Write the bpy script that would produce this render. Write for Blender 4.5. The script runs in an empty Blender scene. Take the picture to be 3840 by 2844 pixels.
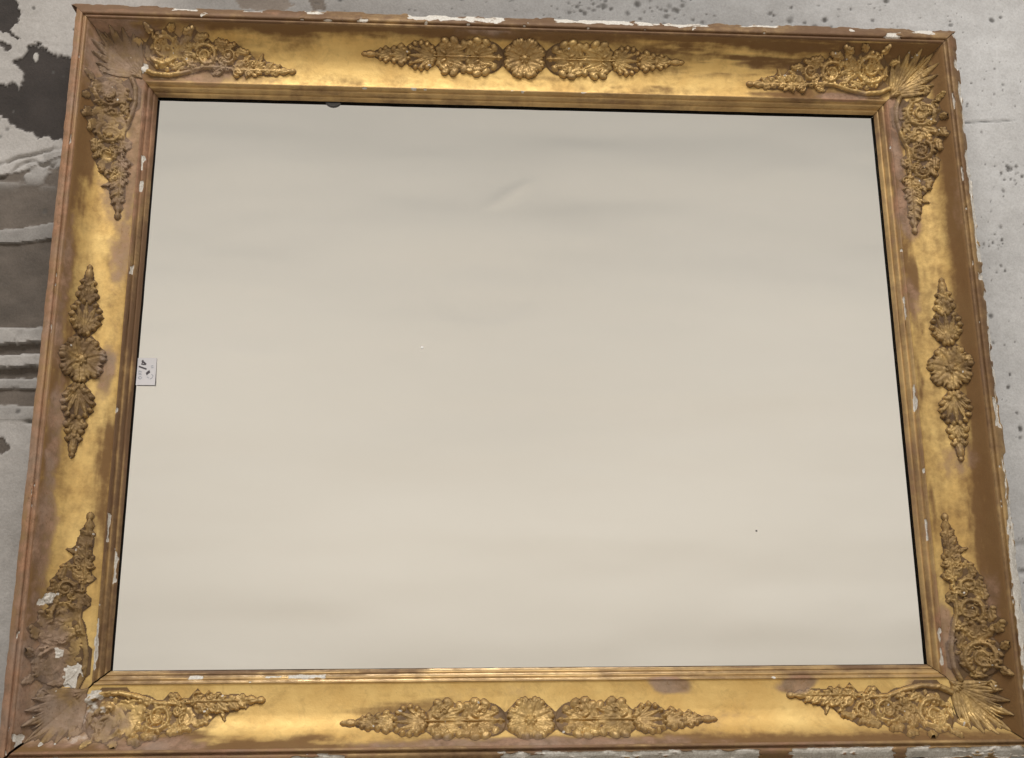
import bpy, math
import numpy as np
from mathutils import Matrix, Vector

# ------------------------------------------------------------------ scene, camera, light
scene = bpy.context.scene
COL = scene.collection
PI = math.pi

LEAN = math.radians(4.0)                     # the frame leans back against the wall
OPW, OPH = 0.5, 0.37706                      # half size of the mirror opening (m)
ORIGIN = Vector((0.0, 0.0, 0.49533))
WALL_Y = 0.0589
FR = Matrix.Translation(ORIGIN) @ Matrix.Rotation(PI / 2 - LEAN, 4, 'X')

cam_data = bpy.data.cameras.new('camera')
cam = bpy.data.objects.new('camera', cam_data)
COL.objects.link(cam)
cam_data.sensor_width = 36.0
cam_data.lens = 36.02
cam_data.clip_start = 0.02
cam_data.clip_end = 60.0
cr = Vector((0.9981147, -0.00567488, 0.06111337))
cu = Vector((-0.00893817, 0.97166175, 0.23620658))
cf = Vector((0.06072197, 0.23630751, -0.96977915))
mc = Matrix(((cr.x, cu.x, -cf.x, -0.09943554), (cr.y, cu.y, -cf.y, -0.33000881), (cr.z, cu.z, -cf.z, 1.29997322), (0, 0, 0, 1)))
cam.matrix_world = FR @ mc
scene.camera = cam

world = bpy.data.worlds.new('World')
scene.world = world
world.use_nodes = True
wb = world.node_tree.nodes['Background']
wb.inputs[0].default_value = (0.90, 0.95, 1.0, 1)
wb.inputs[1].default_value = 0.27

def area_lamp(name, loc, target, sx, sy, power, color):
    d = bpy.data.lights.new(name, 'AREA')
    d.shape = 'RECTANGLE'
    d.size, d.size_y = sx, sy
    d.energy = power
    d.color = color
    o = bpy.data.objects.new(name, d)
    o.location = loc
    o.rotation_euler = (Vector(target) - Vector(loc)).to_track_quat('-Z', 'Y').to_euler()
    COL.objects.link(o)
    return o
area_lamp('frame_fill_light', (-0.25, -2.4, 3.75), (0.0, 0.0, 1.5), 2.6, 1.0, 135.0, (1.0, 0.965, 0.92))  # unseen area light, added to brighten the frame and the wall behind it
for lx in (-1.9, 2.6):  # two added lights out of view, brightening the plaster wall the glass reflects
    area_lamp('plaster_fill_light', (lx, -0.7, 2.0), (lx * 1.15 - 0.05, -4.5, 1.2), 2.0, 0.3, 82.0, (1.0, 0.955, 0.90))

scene.view_settings.view_transform = 'Standard'
scene.view_settings.look = 'None'
scene.view_settings.gamma = 1.0
scene.view_settings.exposure = 0.0
scene.render.engine = 'CYCLES'
scene.cycles.max_bounces = 8
scene.cycles.use_denoising = True

# ------------------------------------------------------------------ numeric helpers
def _hash(ix, iy, seed):
    n = (ix.astype(np.int64) * 374761393 + iy.astype(np.int64) * 668265263 + seed * 1442695041) & 0xFFFFFFFF
    n = ((n ^ (n >> 13)) * 1274126177) & 0xFFFFFFFF
    n = (n ^ (n >> 16)) & 0xFFFFFF
    return n / float(0xFFFFFF)

def vnoise(x, y, seed=0):
    ix, iy = np.floor(x), np.floor(y)
    fx, fy = x - ix, y - iy
    fx = fx * fx * (3 - 2 * fx); fy = fy * fy * (3 - 2 * fy)
    a, b = _hash(ix, iy, seed), _hash(ix + 1, iy, seed)
    c, d = _hash(ix, iy + 1, seed), _hash(ix + 1, iy + 1, seed)
    return (a * (1 - fx) + b * fx) * (1 - fy) + (c * (1 - fx) + d * fx) * fy

def fbm(x, y, seed=0, oct=4, gain=0.5):
    x = np.asarray(x, float); y = np.asarray(y, float)
    t, amp, s = 0.0, 1.0, 0.0
    for k in range(oct):
        t = t + amp * vnoise(x * 2 ** k + 17.3 * k, y * 2 ** k - 9.1 * k, seed + k)
        s += amp; amp *= gain
    return t / s

def sst(e0, e1, x):
    t = np.clip((x - e0) / (e1 - e0), 0, 1)
    return t * t * (3 - 2 * t)

def mesh_arrays(name, co, quads, smooth=True, attrs=None):
    co = np.asarray(co, np.float32).reshape(-1, 3)
    quads = np.asarray(quads, np.int32).reshape(-1, 4)
    me = bpy.data.meshes.new(name)
    me.vertices.add(len(co)); me.vertices.foreach_set('co', co.ravel())
    me.loops.add(quads.size); me.loops.foreach_set('vertex_index', quads.ravel())
    me.polygons.add(len(quads))
    me.polygons.foreach_set('loop_start', np.arange(0, quads.size, 4, dtype=np.int32))
    if smooth:
        me.polygons.foreach_set('use_smooth', np.ones(len(quads), dtype=bool))
    for an, arr in (attrs or {}).items():
        at = me.attributes.new(an, 'FLOAT_COLOR', 'POINT')
        at.data.foreach_set('color', np.asarray(arr, np.float32).ravel())
    me.update(calc_edges=True)
    me.validate()
    return me

def subset(co, quads, keep, attrs):
    q = quads[keep]
    used = np.unique(q)
    remap = np.full(len(co), -1, np.int64); remap[used] = np.arange(len(used))
    return co[used], remap[q], {k: v[used] for k, v in attrs.items()}

def grid_quads(nu, nv):
    i = np.arange(nu * nv).reshape(nu, nv)
    return np.stack([i[:-1, :-1], i[1:, :-1], i[1:, 1:], i[:-1, 1:]], -1).reshape(-1, 4)

def link(name, me, mat, parent=None, label=None, kind=None):
    o = bpy.data.objects.new(name, me)
    COL.objects.link(o)
    if mat is not None and len(me.materials) == 0:
        me.materials.append(mat)
    if parent is not None:
        o.parent = parent
    if label: o['label'] = label
    if kind: o['kind'] = kind
    return o

# ------------------------------------------------------------------ materials
class NT:
    def __init__(self, name):
        self.m = bpy.data.materials.new(name); self.m.use_nodes = True
        self.t = self.m.node_tree; self.b = self.t.nodes['Principled BSDF']
    def n(self, typ, **kw):
        nd = self.t.nodes.new(typ)
        for k, v in kw.items(): setattr(nd, k, v)
        return nd
    def l(self, a, b): self.t.links.new(a, b)
    def coord(self, scale=(1, 1, 1)):
        c = self.n('ShaderNodeTexCoord'); mp = self.n('ShaderNodeMapping')
        mp.inputs['Scale'].default_value = scale
        self.l(c.outputs['Object'], mp.inputs['Vector']); return mp.outputs['Vector']
    def noise(self, vec, scale, detail=4, rough=0.55, dist=0.0):
        nd = self.n('ShaderNodeTexNoise'); nd.inputs['Scale'].default_value = scale
        nd.inputs['Detail'].default_value = detail; nd.inputs['Roughness'].default_value = rough
        nd.inputs['Distortion'].default_value = dist
        self.l(vec, nd.inputs['Vector']); return nd.outputs['Fac']
    def ramp(self, fac, stops):
        r = self.n('ShaderNodeValToRGB'); e = r.color_ramp.elements
        while len(e) < len(stops): e.new(0.5)
        for el, (p, c) in zip(e, stops):
            el.position = p; el.color = tuple(c) + (1,) if len(c) == 3 else c
        self.l(fac, r.inputs['Fac']); return r.outputs['Color']
    def mix(self, fac, a, b, mode='MIX'):
        x = self.n('ShaderNodeMix', data_type='RGBA', blend_type=mode)
        for s, v in ((x.inputs['Factor'], fac), (x.inputs['A'], a), (x.inputs['B'], b)):
            if hasattr(v, 'links') or isinstance(v, bpy.types.NodeSocket): self.l(v, s)
            elif isinstance(v, (int, float)): s.default_value = v
            else: s.default_value = tuple(v) + (1,) if len(v) == 3 else v
        return x.outputs['Result']
    def math(self, op, a, b=0.0, clamp=False):
        x = self.n('ShaderNodeMath', operation=op); x.use_clamp = clamp
        for s, v in ((x.inputs[0], a), (x.inputs[1], b)):
            if isinstance(v, bpy.types.NodeSocket): self.l(v, s)
            else: s.default_value = v
        return x.outputs[0]
    def bump(self, h, strength, dist, prev=None):
        b = self.n('ShaderNodeBump'); b.inputs['Strength'].default_value = strength
        b.inputs['Distance'].default_value = dist
        self.l(h, b.inputs['Height'])
        if prev is not None: self.l(prev, b.inputs['Normal'])
        return b.outputs['Normal']

def gilt_material(name, gold_a, gold_b, brown, bole, rough0, metal0):
    """old gilding: gold leaf worn through to brown size, pink bole, white gesso (attribute wear = brown, bole, gesso)"""
    T = NT(name)
    at = T.n('ShaderNodeAttribute', attribute_name='wear')
    sep = T.n('ShaderNodeSeparateColor'); T.l(at.outputs['Color'], sep.inputs['Color'])
    v = T.coord()
    big = T.noise(v, 14, 5, 0.6)
    mid = T.noise(v, 70, 5, 0.65)
    fine = T.noise(v, 420, 3, 0.6)
    jit = T.math('MULTIPLY', T.math('SUBTRACT', mid, 0.5), 0.7)
    def edge(s, lo, hi, k=1.0):
        x = T.math('ADD', s, T.math('MULTIPLY', jit, k))
        mr = T.n('ShaderNodeMapRange', interpolation_type='SMOOTHSTEP')
        mr.inputs['From Min'].default_value = lo; mr.inputs['From Max'].default_value = hi
        T.l(x, mr.inputs['Value']); return mr.outputs['Result']
    wr = edge(sep.outputs['Red'], 0.12, 0.95, 1.1)
    wg = edge(sep.outputs['Green'], 0.20, 0.85, 0.9)
    wbm = edge(sep.outputs['Blue'], 0.42, 0.58, 0.5)
    gold = T.mix(T.ramp(big, [(0.35, (0, 0, 0)), (0.65, (1, 1, 1))]), gold_a, gold_b)
    tar = T.noise(v, 33, 7, 0.75, 0.6)
    gold = T.mix(T.ramp(tar, [(0.50, (0, 0, 0)), (0.68, (0.42, 0.42, 0.42))]), gold, tuple(0.45 * a_ + 0.55 * b_ for a_, b_ in zip(gold_b, brown)))
    c = T.mix(T.math('MULTIPLY', wr, 0.92), gold, brown)
    streak = T.noise(T.coord((9, 9, 40)), 22, 5, 0.7)
    bol = T.mix(T.ramp(mid, [(0.35, (0, 0, 0)), (0.65, (1, 1, 1))]), tuple(q * 0.72 for q in bole), tuple(min(1, q * 1.5) for q in bole))
    bol = T.mix(T.ramp(big, [(0.48, (0, 0, 0)), (0.75, (0.6, 0.6, 0.6))]), bol, (0.35, 0.29, 0.245))
    bol = T.mix(T.ramp(streak, [(0.55, (0, 0, 0)), (0.7, (0.7, 0.7, 0.7))]), bol, brown)
    c = T.mix(T.math('MULTIPLY', wg, 0.88), c, bol)
    gs = T.mix(T.ramp(fine, [(0.35, (0, 0, 0)), (0.7, (1, 1, 1))]), (0.72, 0.69, 0.63), (0.50, 0.45, 0.39))
    c = T.mix(wbm, c, gs)
    speck = T.ramp(fine, [(0.68, (0, 0, 0)), (0.74, (1, 1, 1))])
    c = T.mix(T.math('MULTIPLY', speck, 0.35), c, (0.10, 0.055, 0.025))
    T.l(c, T.b.inputs['Base Color'])
    worn = T.math('MAXIMUM', T.math('MAXIMUM', T.math('MULTIPLY', wr, 0.75), wg), wbm)
    T.l(T.math('MULTIPLY', T.math('SUBTRACT', 1.0, worn, True), metal0), T.b.inputs['Metallic'])
    T.l(T.math('ADD', T.math('ADD', T.math('MULTIPLY', worn, 0.28), rough0), T.math('MULTIPLY', T.math('SUBTRACT', mid, 0.5), 0.25), True), T.b.inputs['Roughness'])
    n = T.bump(mid, 0.25, 0.002)
    n = T.bump(fine, 0.25, 0.0006, n)
    T.l(n, T.b.inputs['Normal'])
    T.b.inputs['Specular IOR Level'].default_value = 0.35
    return T.m

M_GILT = gilt_material('worn_gilding', (0.84, 0.60, 0.235), (0.68, 0.44, 0.15), (0.15, 0.073, 0.028), (0.265, 0.165, 0.112), 0.55, 0.46)
M_ORN = gilt_material('dull_gilt_composition', (0.64, 0.44, 0.175), (0.45, 0.29, 0.12), (0.135, 0.080, 0.038), (0.24, 0.165, 0.115), 0.45, 0.46)
M_GROUND = gilt_material('grimy_recess_shade_ground', (0.22, 0.135, 0.06), (0.15, 0.09, 0.042), (0.085, 0.05, 0.027), (0.20, 0.135, 0.095), 0.52, 0.30)  # dirty ground, darkened so the recess shade between leaves sits in its colour
M_EDGE = gilt_material('bronzed_moulding', (0.66, 0.45, 0.20), (0.46, 0.295, 0.125), (0.125, 0.064, 0.033), (0.275, 0.148, 0.088), 0.38, 0.42)

def plain(name, col, rough=0.6, metal=0.0, nscale=60, namp=0.3, bump=0.0):
    T = NT(name); v = T.coord(); f = T.noise(v, nscale, 5)
    T.l(T.mix(f, tuple(q * (1 - namp) for q in col), tuple(min(1, q * (1 + namp)) for q in col)), T.b.inputs['Base Color'])
    T.b.inputs['Roughness'].default_value = rough; T.b.inputs['Metallic'].default_value = metal
    if bump: T.l(T.bump(f, bump, 0.001), T.b.inputs['Normal'])
    return T.m
M_BLACK = plain('black_painted_rebate', (0.006, 0.005, 0.004), 0.9)
M_BLACK.node_tree.nodes['Principled BSDF'].inputs['Specular IOR Level'].default_value = 0.05
M_WOOD = plain('dark_backing_wood', (0.10, 0.06, 0.035), 0.7)
M_CLIP = plain('grey_metal_clip', (0.09, 0.085, 0.085), 0.5, 0.3)
M_PAPER = plain('white_sticker_paper', (0.60, 0.585, 0.60), 0.6, 0, 300, 0.05)
M_INK = plain('dark_ink', (0.06, 0.05, 0.06), 0.6)
M_INKG = plain('faded_grey_ink', (0.36, 0.37, 0.41), 0.6)
M_DAB = plain('dried_white_paint', (0.85, 0.84, 0.80), 0.5)
M_SPOT = plain('grey_spot', (0.20, 0.19, 0.18), 0.6)
M_FLOOR = plain('grey_concrete_floor', (0.52, 0.49, 0.44), 0.8, 0, 8, 0.2, 0.3)

T = NT('mirror_silvering')
T.b.inputs['Base Color'].default_value = (0.90, 0.90, 0.88, 1)
T.b.inputs['Metallic'].default_value = 1.0
v = T.coord(); f = T.noise(v, 9, 3)
T.l(T.math('ADD', T.math('MULTIPLY', T.noise(v, 5, 4), 0.03), 0.015), T.b.inputs['Roughness'])
T.l(T.bump(T.noise(T.coord((1, 2.2, 1)), 4.0, 1, 0.4), 0.10, 0.004), T.b.inputs['Normal'])
M_MIRROR = T.m

T = NT('cream_plaster')
v = T.coord((1, 1, 1))
c = T.mix(T.noise(T.coord((0.6, 1, 1.8)), 1.6, 4), (0.722, 0.676, 0.606), (0.772, 0.726, 0.658))
T.l(c, T.b.inputs['Base Color']); T.b.inputs['Roughness'].default_value = 0.85
T.l(T.bump(T.noise(v, 40, 4), 0.15, 0.003), T.b.inputs['Normal'])
M_PLASTER = T.m

T = NT('old_distempered_masonry')
at = T.n('ShaderNodeAttribute', attribute_name='albedo')
v = T.coord()
f1, f2, f3 = T.noise(v, 45, 6, 0.65), T.noise(v, 350, 4, 0.65), T.noise(v, 6, 5, 0.6)
c = T.mix(1.0, at.outputs['Color'], T.ramp(f1, [(0.25, (0.88, 0.875, 0.87)), (0.7, (1.04, 1.04, 1.04))]), 'MULTIPLY')
c = T.mix(1.0, c, T.ramp(f2, [(0.3, (0.86, 0.855, 0.85)), (0.6, (1.03, 1.03, 1.03))]), 'MULTIPLY')
c = T.mix(1.0, c, T.ramp(f3, [(0.3, (0.86, 0.85, 0.84)), (0.7, (1.05, 1.05, 1.05))]), 'MULTIPLY')
T.l(c, T.b.inputs['Base Color']); T.b.inputs['Roughness'].default_value = 0.88
n = T.bump(f1, 0.5, 0.003); n = T.bump(f2, 0.4, 0.001, n); T.l(n, T.b.inputs['Normal'])
M_WALL = T.m

# ------------------------------------------------------------------ background wall
def poly_sd(px, py, poly):
    """signed distance to a polygon, positive inside"""
    P = np.array(poly); Q = np.roll(P, -1, 0)
    dmin = np.full(px.shape, 1e9); inside = np.zeros(px.shape, bool)
    for (x0, y0), (x1, y1) in zip(P, Q):
        dx, dy = x1 - x0, y1 - y0
        t = np.clip(((px - x0) * dx + (py - y0) * dy) / (dx * dx + dy * dy + 1e-12), 0, 1)
        dmin = np.minimum(dmin, np.hypot(px - x0 - t * dx, py - y0 - t * dy))
        c = ((y0 > py) != (y1 > py)) & (px < (x1 - x0) * (py - y0) / (y1 - y0 + 1e-12) + x0)
        inside ^= c
    return np.where(inside, dmin, -dmin)

def build_wall():
    xs = np.concatenate([np.arange(-1.6, -0.78, 0.02), np.arange(-0.78, -0.555, 0.0014), np.arange(-0.555, 0.60, 0.0028),
                         np.arange(0.60, 0.79, 0.0014), np.arange(0.79, 1.6, 0.02)])
    zs = np.concatenate([np.arange(-0.002, 0.96, 0.0023), np.arange(0.96, 1.12, 0.0014), np.arange(1.12, 1.8, 0.02)])
    X, Z = np.meshgrid(xs, zs, indexing='ij')
    pale_l = np.array([0.47, 0.448, 0.427]); pale_r = np.array([0.575, 0.572, 0.572])
    dark = np.array([0.045, 0.037, 0.033]); cem = np.array([0.150, 0.126, 0.106])
    wgt = sst(-0.45, 0.35, X)[..., None]
    alb = pale_l * (1 - wgt) + pale_r * wgt
    h = 0.0012 * (fbm(X * 9, Z * 9, 3) - 0.5) + 0.0010 * (fbm(X * 60, Z * 60, 5) - 0.5)
    ids = np.zeros(X.shape, int)
    j = (fbm(X * 60, Z * 60, 11, 6, 0.72) - 0.5) * 0.040
    left = X < -0.5
    # faint wash of streaks on the pale paint
    st = fbm(X * 6, Z * 30, 21, 4)
    alb *= (0.90 + 0.2 * st)[..., None]
    # grey dirt over the strip above the frame
    topd = sst(0.98, 1.03, Z + 0.03 * (fbm(X * 14, Z * 14, 8) - 0.5)) * sst(-0.55, -0.45, X) * sst(0.75, 0.2, X)
    alb *= (1 - 0.36 * topd)[..., None]
    # flaked-off patches with dark render behind
    A = [(-.7485, 1.0393), (-.7213, 1.0402), (-.7114, 1.0129), (-.7123, .994), (-.7184, .9835), (-.7097, .9709), (-.7248, .9764), (-.7443, .9878)]
    S_ = [(-.7433, .9759), (-.7239, .9645), (-.7157, .958), (-.7214, .9518), (-.7425, .9657)]
    B = [(-.6941, .9586), (-.6822, .965), (-.6612, .9528), (-.6516, .948), (-.6266, .9454), (-.5768, .9451), (-.5697, .8309), (-.6307, .8261),
         (-.6486, .8207), (-.6583, .8287), (-.6703, .8251), (-.6832, .8347), (-.6953, .8344), (-.7067, .844), (-.7133, .8505), (-.7226, .8519),
         (-.7342, .8633), (-.76, .87), (-.76, .90), (-.7083, .9032), (-.7017, .8975), (-.6977, .9044), (-.6973, .9195), (-.7073, .9294), (-.7155, .9368), (-.7009, .9465)]
    C_ = [(-.76, .40), (-.685, .408), (-.675, .397), (-.682, .386), (-.76, .38)]
    E_ = [(-.42, 1.06), (-.40, 1.028), (-.345, 1.021), (-.33, 1.035), (-.35, 1.06)]      # dark stain above the top edge
    F_ = [(-.31, 1.06), (-.30, 1.025), (-.285, 1.03), (-.29, 1.06)]
    for poly, colr, dep, amp in ((A, dark, .0022, 1), (S_, dark * 1.3, .0018, .6), (B, dark, .0024, .8), (C_, cem * .8, .002, .8),
                                 (E_, cem * 1.5, .0008, 1.0), (F_, cem, .0008, .8)):
        sd = poly_sd(X, Z, poly) + j * amp * 0.55
        m = sst(-0.0008, 0.0012, sd)
        var = (0.75 + 0.55 * fbm(X * 40, Z * 40, 31, 5))[..., None]
        alb = alb * (1 - m[..., None]) + colr * var * m[..., None]
        h -= dep * m
        rimm = np.exp(-((sd + 0.0015) / 0.0012) ** 2)
        h += 0.0006 * rimm
    dab = np.hypot((X + .6831) / 0.0035, (Z - .9454) / 0.007) < 1 + 0.3 * (fbm(X * 300, Z * 300, 2) - .5)
    alb[dab] = (0.5, 0.48, 0.45); h[dab] += 0.0015
    # broken render and courses low on the left (band edges: left height, right height at x=-.70 / -.636)
    slope = lambda zl, zr: zl + (zr - zl) * (X + 0.70) / 0.064
    jz = (fbm(X * 22, Z * 8, 41, 5) - 0.5) * 0.010 + (fbm(X * 120, Z * 60, 43, 3) - 0.5) * 0.003
    lf = sst(-0.545, -0.56, X)
    bands = [  # z top (left,right), z bottom, colour, height, id
        (.775, .797, .692, .702, cem * 1.02, -.002, 1), (.692, .702, .672, .678, pale_l * .66, .002, 2),
        (.672, .678, .556, .557, cem * .92, -.002, 3), (.556, .557, .534, .539, pale_l * .88, .003, 4),
        (.534, .539, .519, .5235, cem * .95, -.006, 0), (.519, .5235, .502, .507, pale_l * .92, .003, 5),
        (.502, .507, .486, .490, cem * .85, -.006, 0), (.486, .490, .472, .476, pale_l * .74, .001, 6),
        (.472, .476, .449, .452, cem * 1.05, -.003, 0), (.449, .452, .429, .433, pale_l * .85, .001, 7)]
    for ztl, ztr, zbl, zbr, colr, hh, iid in bands:
        zt, zb = slope(ztl, ztr) + jz, slope(zbl, zbr) + jz
        m = sst(-.0010, .0010, zt - Z) * sst(-.0010, .0010, Z - zb) * lf
        var = (0.72 + 0.56 * fbm(X * 30, Z * 60, 51 + iid, 5))[..., None]
        alb = alb * (1 - m[..., None]) + colr * var * m[..., None]
        h = h * (1 - m * .6) + hh * m + m * 0.0016 * (fbm(X * 50, Z * 50, 61 + iid, 4) - .5)
        if iid: ids[(m > 0.5)] = iid
    # ragged broken stones between the dark patch and the first course
    z1 = slope(.790, .812) + (fbm(X * 40, Z * 5, 71) - .5) * .02
    z2 = slope(.776, .800) + (fbm(X * 35, Z * 5, 73) - .5) * .03
    for zc, wd in ((z1, .0022), (z2, .0028)):
        m = np.exp(-((Z - zc) / wd) ** 2) * lf * sst(.3, .55, fbm(X * 30, Z * 30, 77))
        h -= 0.004 * m; alb = alb * (1 - .6 * m[..., None]) + cem * .55 * .6 * m[..., None]
    pk = sst(.52, .60, fbm(X * 24, Z * 40, 81, 5)) * sst(.745, .77, Z) * sst(.83, .80, Z) * lf
    alb = alb * (1 - pk[..., None]) + pale_l * .8 * pk[..., None]; h += .0025 * pk
    m = np.exp(-((Z - (.4295 + .12 * (X + .65) * .3)) / .0022) ** 2) * sst(-.664, -.652, X) * lf
    h -= .005 * m; alb *= (1 - .6 * m)[..., None]
    # hairline crack and two joints on the right
    zc = .8804 + .083 * (X - .6527) + .003 * (fbm(X * 60, X * 0, 91) - .5)
    m = np.exp(-((Z - zc) / .0010) ** 2) * sst(.64, .655, X) * sst(.74, .71, X)
    h -= .002 * m; alb *= (1 - .75 * m)[..., None]
    for zc, wd, dk, x0 in ((.269, .0045, .35, .655), (.2318, .0035, .8, .672), (.10, .004, .6, .655)):
        m = np.exp(-((Z - zc - .002 * (fbm(X * 40, Z * 0, 95) - .5)) / wd) ** 4) * sst(x0, x0 + .012, X)
        h -= .004 * m * dk; alb *= (1 - .55 * dk * m)[..., None]
    # pits and splashes
    rng = np.random.default_rng(7)
    pts = []
    for k in range(230): pts.append((rng.uniform(.60, .80), rng.uniform(0.02, 1.09), .0006 + .0007 * rng.pareto(2.2) if k % 3 else .0007))
    pts = [(x, z, min(r, .0042)) for x, z, r in pts]
    for cx, cz, sp, n in ((.715, .80, .014, 26), (.70, .42, .012, 10), (.69, .70, .02, 18), (.705, .93, .03, 14), (.67, .57, .02, 12)):
        for k in range(n): pts.append((rng.normal(cx, sp), rng.normal(cz, sp), abs(rng.normal(0, .0011)) + .0009))
    for k in range(120): pts.append((rng.uniform(-.35, .66), rng.uniform(1.0, 1.09), min(.004, .0008 + .0008 * rng.pareto(2.0))))
    for cx, cz, sp, n in ((.10, 1.045, .02, 26), (.22, 1.04, .03, 30), (.46, 1.04, .05, 22)):
        for k in range(n): pts.append((rng.normal(cx, sp), rng.normal(cz, sp * .5), abs(rng.normal(0, .0015)) + .0012))
    for k in range(40): pts.append((rng.uniform(-.77, -.60), rng.uniform(.1, 1.06), abs(rng.normal(0, .0013)) + .0011))
    pts += [(-.668, .4425, .0028), (.690, .505, .0026), (.686, .487, .0034), (.644, 1.035, .004), (.708, 1.045, .004), (.722, 1.05, .003), (.66, .305, .005)]
    for x, z, r in pts:
        i0, i1 = np.searchsorted(xs, (x - 3 * r, x + 3 * r)); k0, k1 = np.searchsorted(zs, (z - 3 * r, z + 3 * r))
        if i1 <= i0 or k1 <= k0: continue
        sx = X[i0:i1, k0:k1]; sz = Z[i0:i1, k0:k1]
        el = rng.uniform(.7, 1.5); an = rng.uniform(0, PI)
        a = (sx - x) * math.cos(an) + (sz - z) * math.sin(an); b = -(sx - x) * math.sin(an) + (sz - z) * math.cos(an)
        m = np.exp(-((a / (r * el)) ** 2 + (b / r) ** 2) ** 2.5) * rng.uniform(.5, 1.0)
        h[i0:i1, k0:k1] -= .0012 * m
        alb[i0:i1, k0:k1] = alb[i0:i1, k0:k1] * (1 - m[..., None]) + np.array([.10, .095, .09]) * m[..., None]
    co = np.stack([X, WALL_Y - h, Z], -1).reshape(-1, 3)
    quads = grid_quads(len(xs), len(zs))
    at = {'albedo': np.concatenate([alb, np.ones(alb.shape[:2] + (1,))], -1).reshape(-1, 4)}
    fid = ids.reshape(-1)[quads[:, 0]]
    parent = None
    for iid, nm in ((0, 'wall'), (1, 'cement_patch'), (2, 'plaster_band'), (3, 'cement_patch'), (4, 'plaster_band'), (5, 'plaster_band'), (6, 'plaster_band'), (7, 'plaster_band')):
        c2, q2, a2 = subset(co, quads, fid == iid, at)
        o = link(nm, mesh_arrays(nm, c2, q2, True, a2), M_WALL, parent)
        if iid == 0:
            parent = o; o['kind'] = 'structure'
            o['label'] = 'flaking grey painted masonry wall with dark bare patches behind the mirror'
            o['category'] = 'wall'
build_wall()

# the floor it stands on and the plastered wall that the mirror reflects
def slab(name, x0, x1, y0, y1, z0, z1, mat):
    v = [(x, y, z) for z in (z0, z1) for y in (y0, y1) for x in (x0, x1)]
    q = [(0, 2, 3, 1), (4, 5, 7, 6), (0, 1, 5, 4), (2, 6, 7, 3), (0, 4, 6, 2), (1, 3, 7, 5)]
    return mesh_arrays(name, v, q, False)
o = link('floor', slab('floor', -5, 5, -4.9, .3, -.12, -.0045, M_FLOOR), M_FLOOR, kind='structure')
o['label'] = 'grey concrete floor under the leaning mirror'; o['category'] = 'floor'

def build_opposite():
    xs = np.arange(-4.4, 5.2, .024); zs = np.arange(0, 5.2, .024)
    X, Z = np.meshgrid(xs, zs, indexing='ij')
    h = .105 * (fbm(X * .5, Z * 2.1, 5, 3, .45) - .5) + .035 * (fbm(X * 1.3 + Z * .7, Z * 2.4 - X * .8, 15, 2) - .5) * sst(.2, 1.2, X) * sst(1.6, .9, Z) + .0030 * (fbm(X * 3, Z * 6, 8, 3) - .5)
    # trowel ridge and a shallow round hollow
    t = ((X - .064) * .347 + (Z - 3.032) * .184) / (.347 ** 2 + .184 ** 2)
    dd = ((Z - 3.032) * .347 - (X - .064) * .184) / .393
    m = sst(-.1, .5, t) * sst(1.15, .8, t)
    h += .022 * np.exp(-(dd / .028) ** 2) * m
    r = np.hypot((X - .11) / .34, (Z - 2.50) / .24)
    h += -.012 * sst(1.15, .70, r) * sst(2.9, 2.4, Z)
    co = np.stack([X, -4.5 + h, Z], -1).reshape(-1, 3)
    q = grid_quads(len(xs), len(zs))[:, ::-1]
    o = link('plaster_wall', mesh_arrays('plaster_wall', co, q), M_PLASTER, kind='structure')
    o['label'] = 'plain cream plaster wall seen only as the reflection in the mirror'; o['category'] = 'wall'
build_opposite()

# ------------------------------------------------------------------ the mirror
mirror = bpy.data.objects.new('gilt_mirror', None)
COL.objects.link(mirror)
mirror.empty_display_size = 0.1
mirror.matrix_world = FR
mirror['label'] = 'large antique gilt framed mirror with worn floral ornament leaning on flaking wall'
mirror['category'] = 'mirror'

# profile: a deep cove; (d outward from the opening, z above the glass), walked by its arc length v
PD = np.array([0, .8, 2.2, 3.6, 4.6, 5.0, 5.6, 6.8, 8.2, 9.6, 10.2, 10.6, 11.4, 12.6, 13.8, 14.6, 14.9,
               16, 22, 31, 40, 50, 57, 62, 67, 71, 74.5, 77.5, 80, 82, 83.6, 84.2,
               84.8, 86.4, 88.0, 88.6, 89.0, 90.0, 90.4, 91.2, 93.5, 97, 102, 110, 120]) / 1000
PZ = np.array([4.6, 6.2, 8.6, 10.0, 10.0, 9.0, 11.2, 14.0, 16.0, 16.6, 16.0, 15.4, 18.2, 20.8, 22.2, 22.0, 21.0,
               20.4, 20.2, 20.8, 22.0, 24.0, 26.6, 29.2, 33.0, 37.2, 42.0, 47.0, 51.6, 55.2, 57.4, 57.4,
               59.4, 60.4, 59.6, 57.4, 56.6, 56.6, 58.0, 59.8, 60.2, 59.0, 56.0, 50.0, 42.0]) / 1000
_seg = np.concatenate([[0], np.cumsum(np.hypot(np.diff(PD), np.diff(PZ)))])
_vv = np.arange(0, _seg[-1], .0001)
def _smooth(a, n):
    k = np.hanning(n); k /= k.sum()
    return np.convolve(np.pad(a, n // 2, 'reflect', reflect_type='odd'), k, 'valid')
_d0, _z0 = np.interp(_vv, _seg, PD), np.interp(_vv, _seg, PZ)
V_IN, V_OUT = _seg[16], _seg[31]             # cove begins, cove ends
V_FIL = _seg[35]
_w = sst(V_IN + .0005, V_IN + .006, _vv) * sst(V_OUT, V_OUT - .004, _vv)
_dv = _smooth(_d0, 81) * _w + _smooth(_d0, 9) * (1 - _w)
_zv = _smooth(_z0, 81) * _w + _smooth(_z0, 9) * (1 - _w)
_td, _tz = np.gradient(_smooth(_dv, 11)), np.gradient(_smooth(_zv, 11))
_tl = np.hypot(_td, _tz)
def dz_of(v): return np.interp(v, _vv, _dv), np.interp(v, _vv, _zv)
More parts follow.
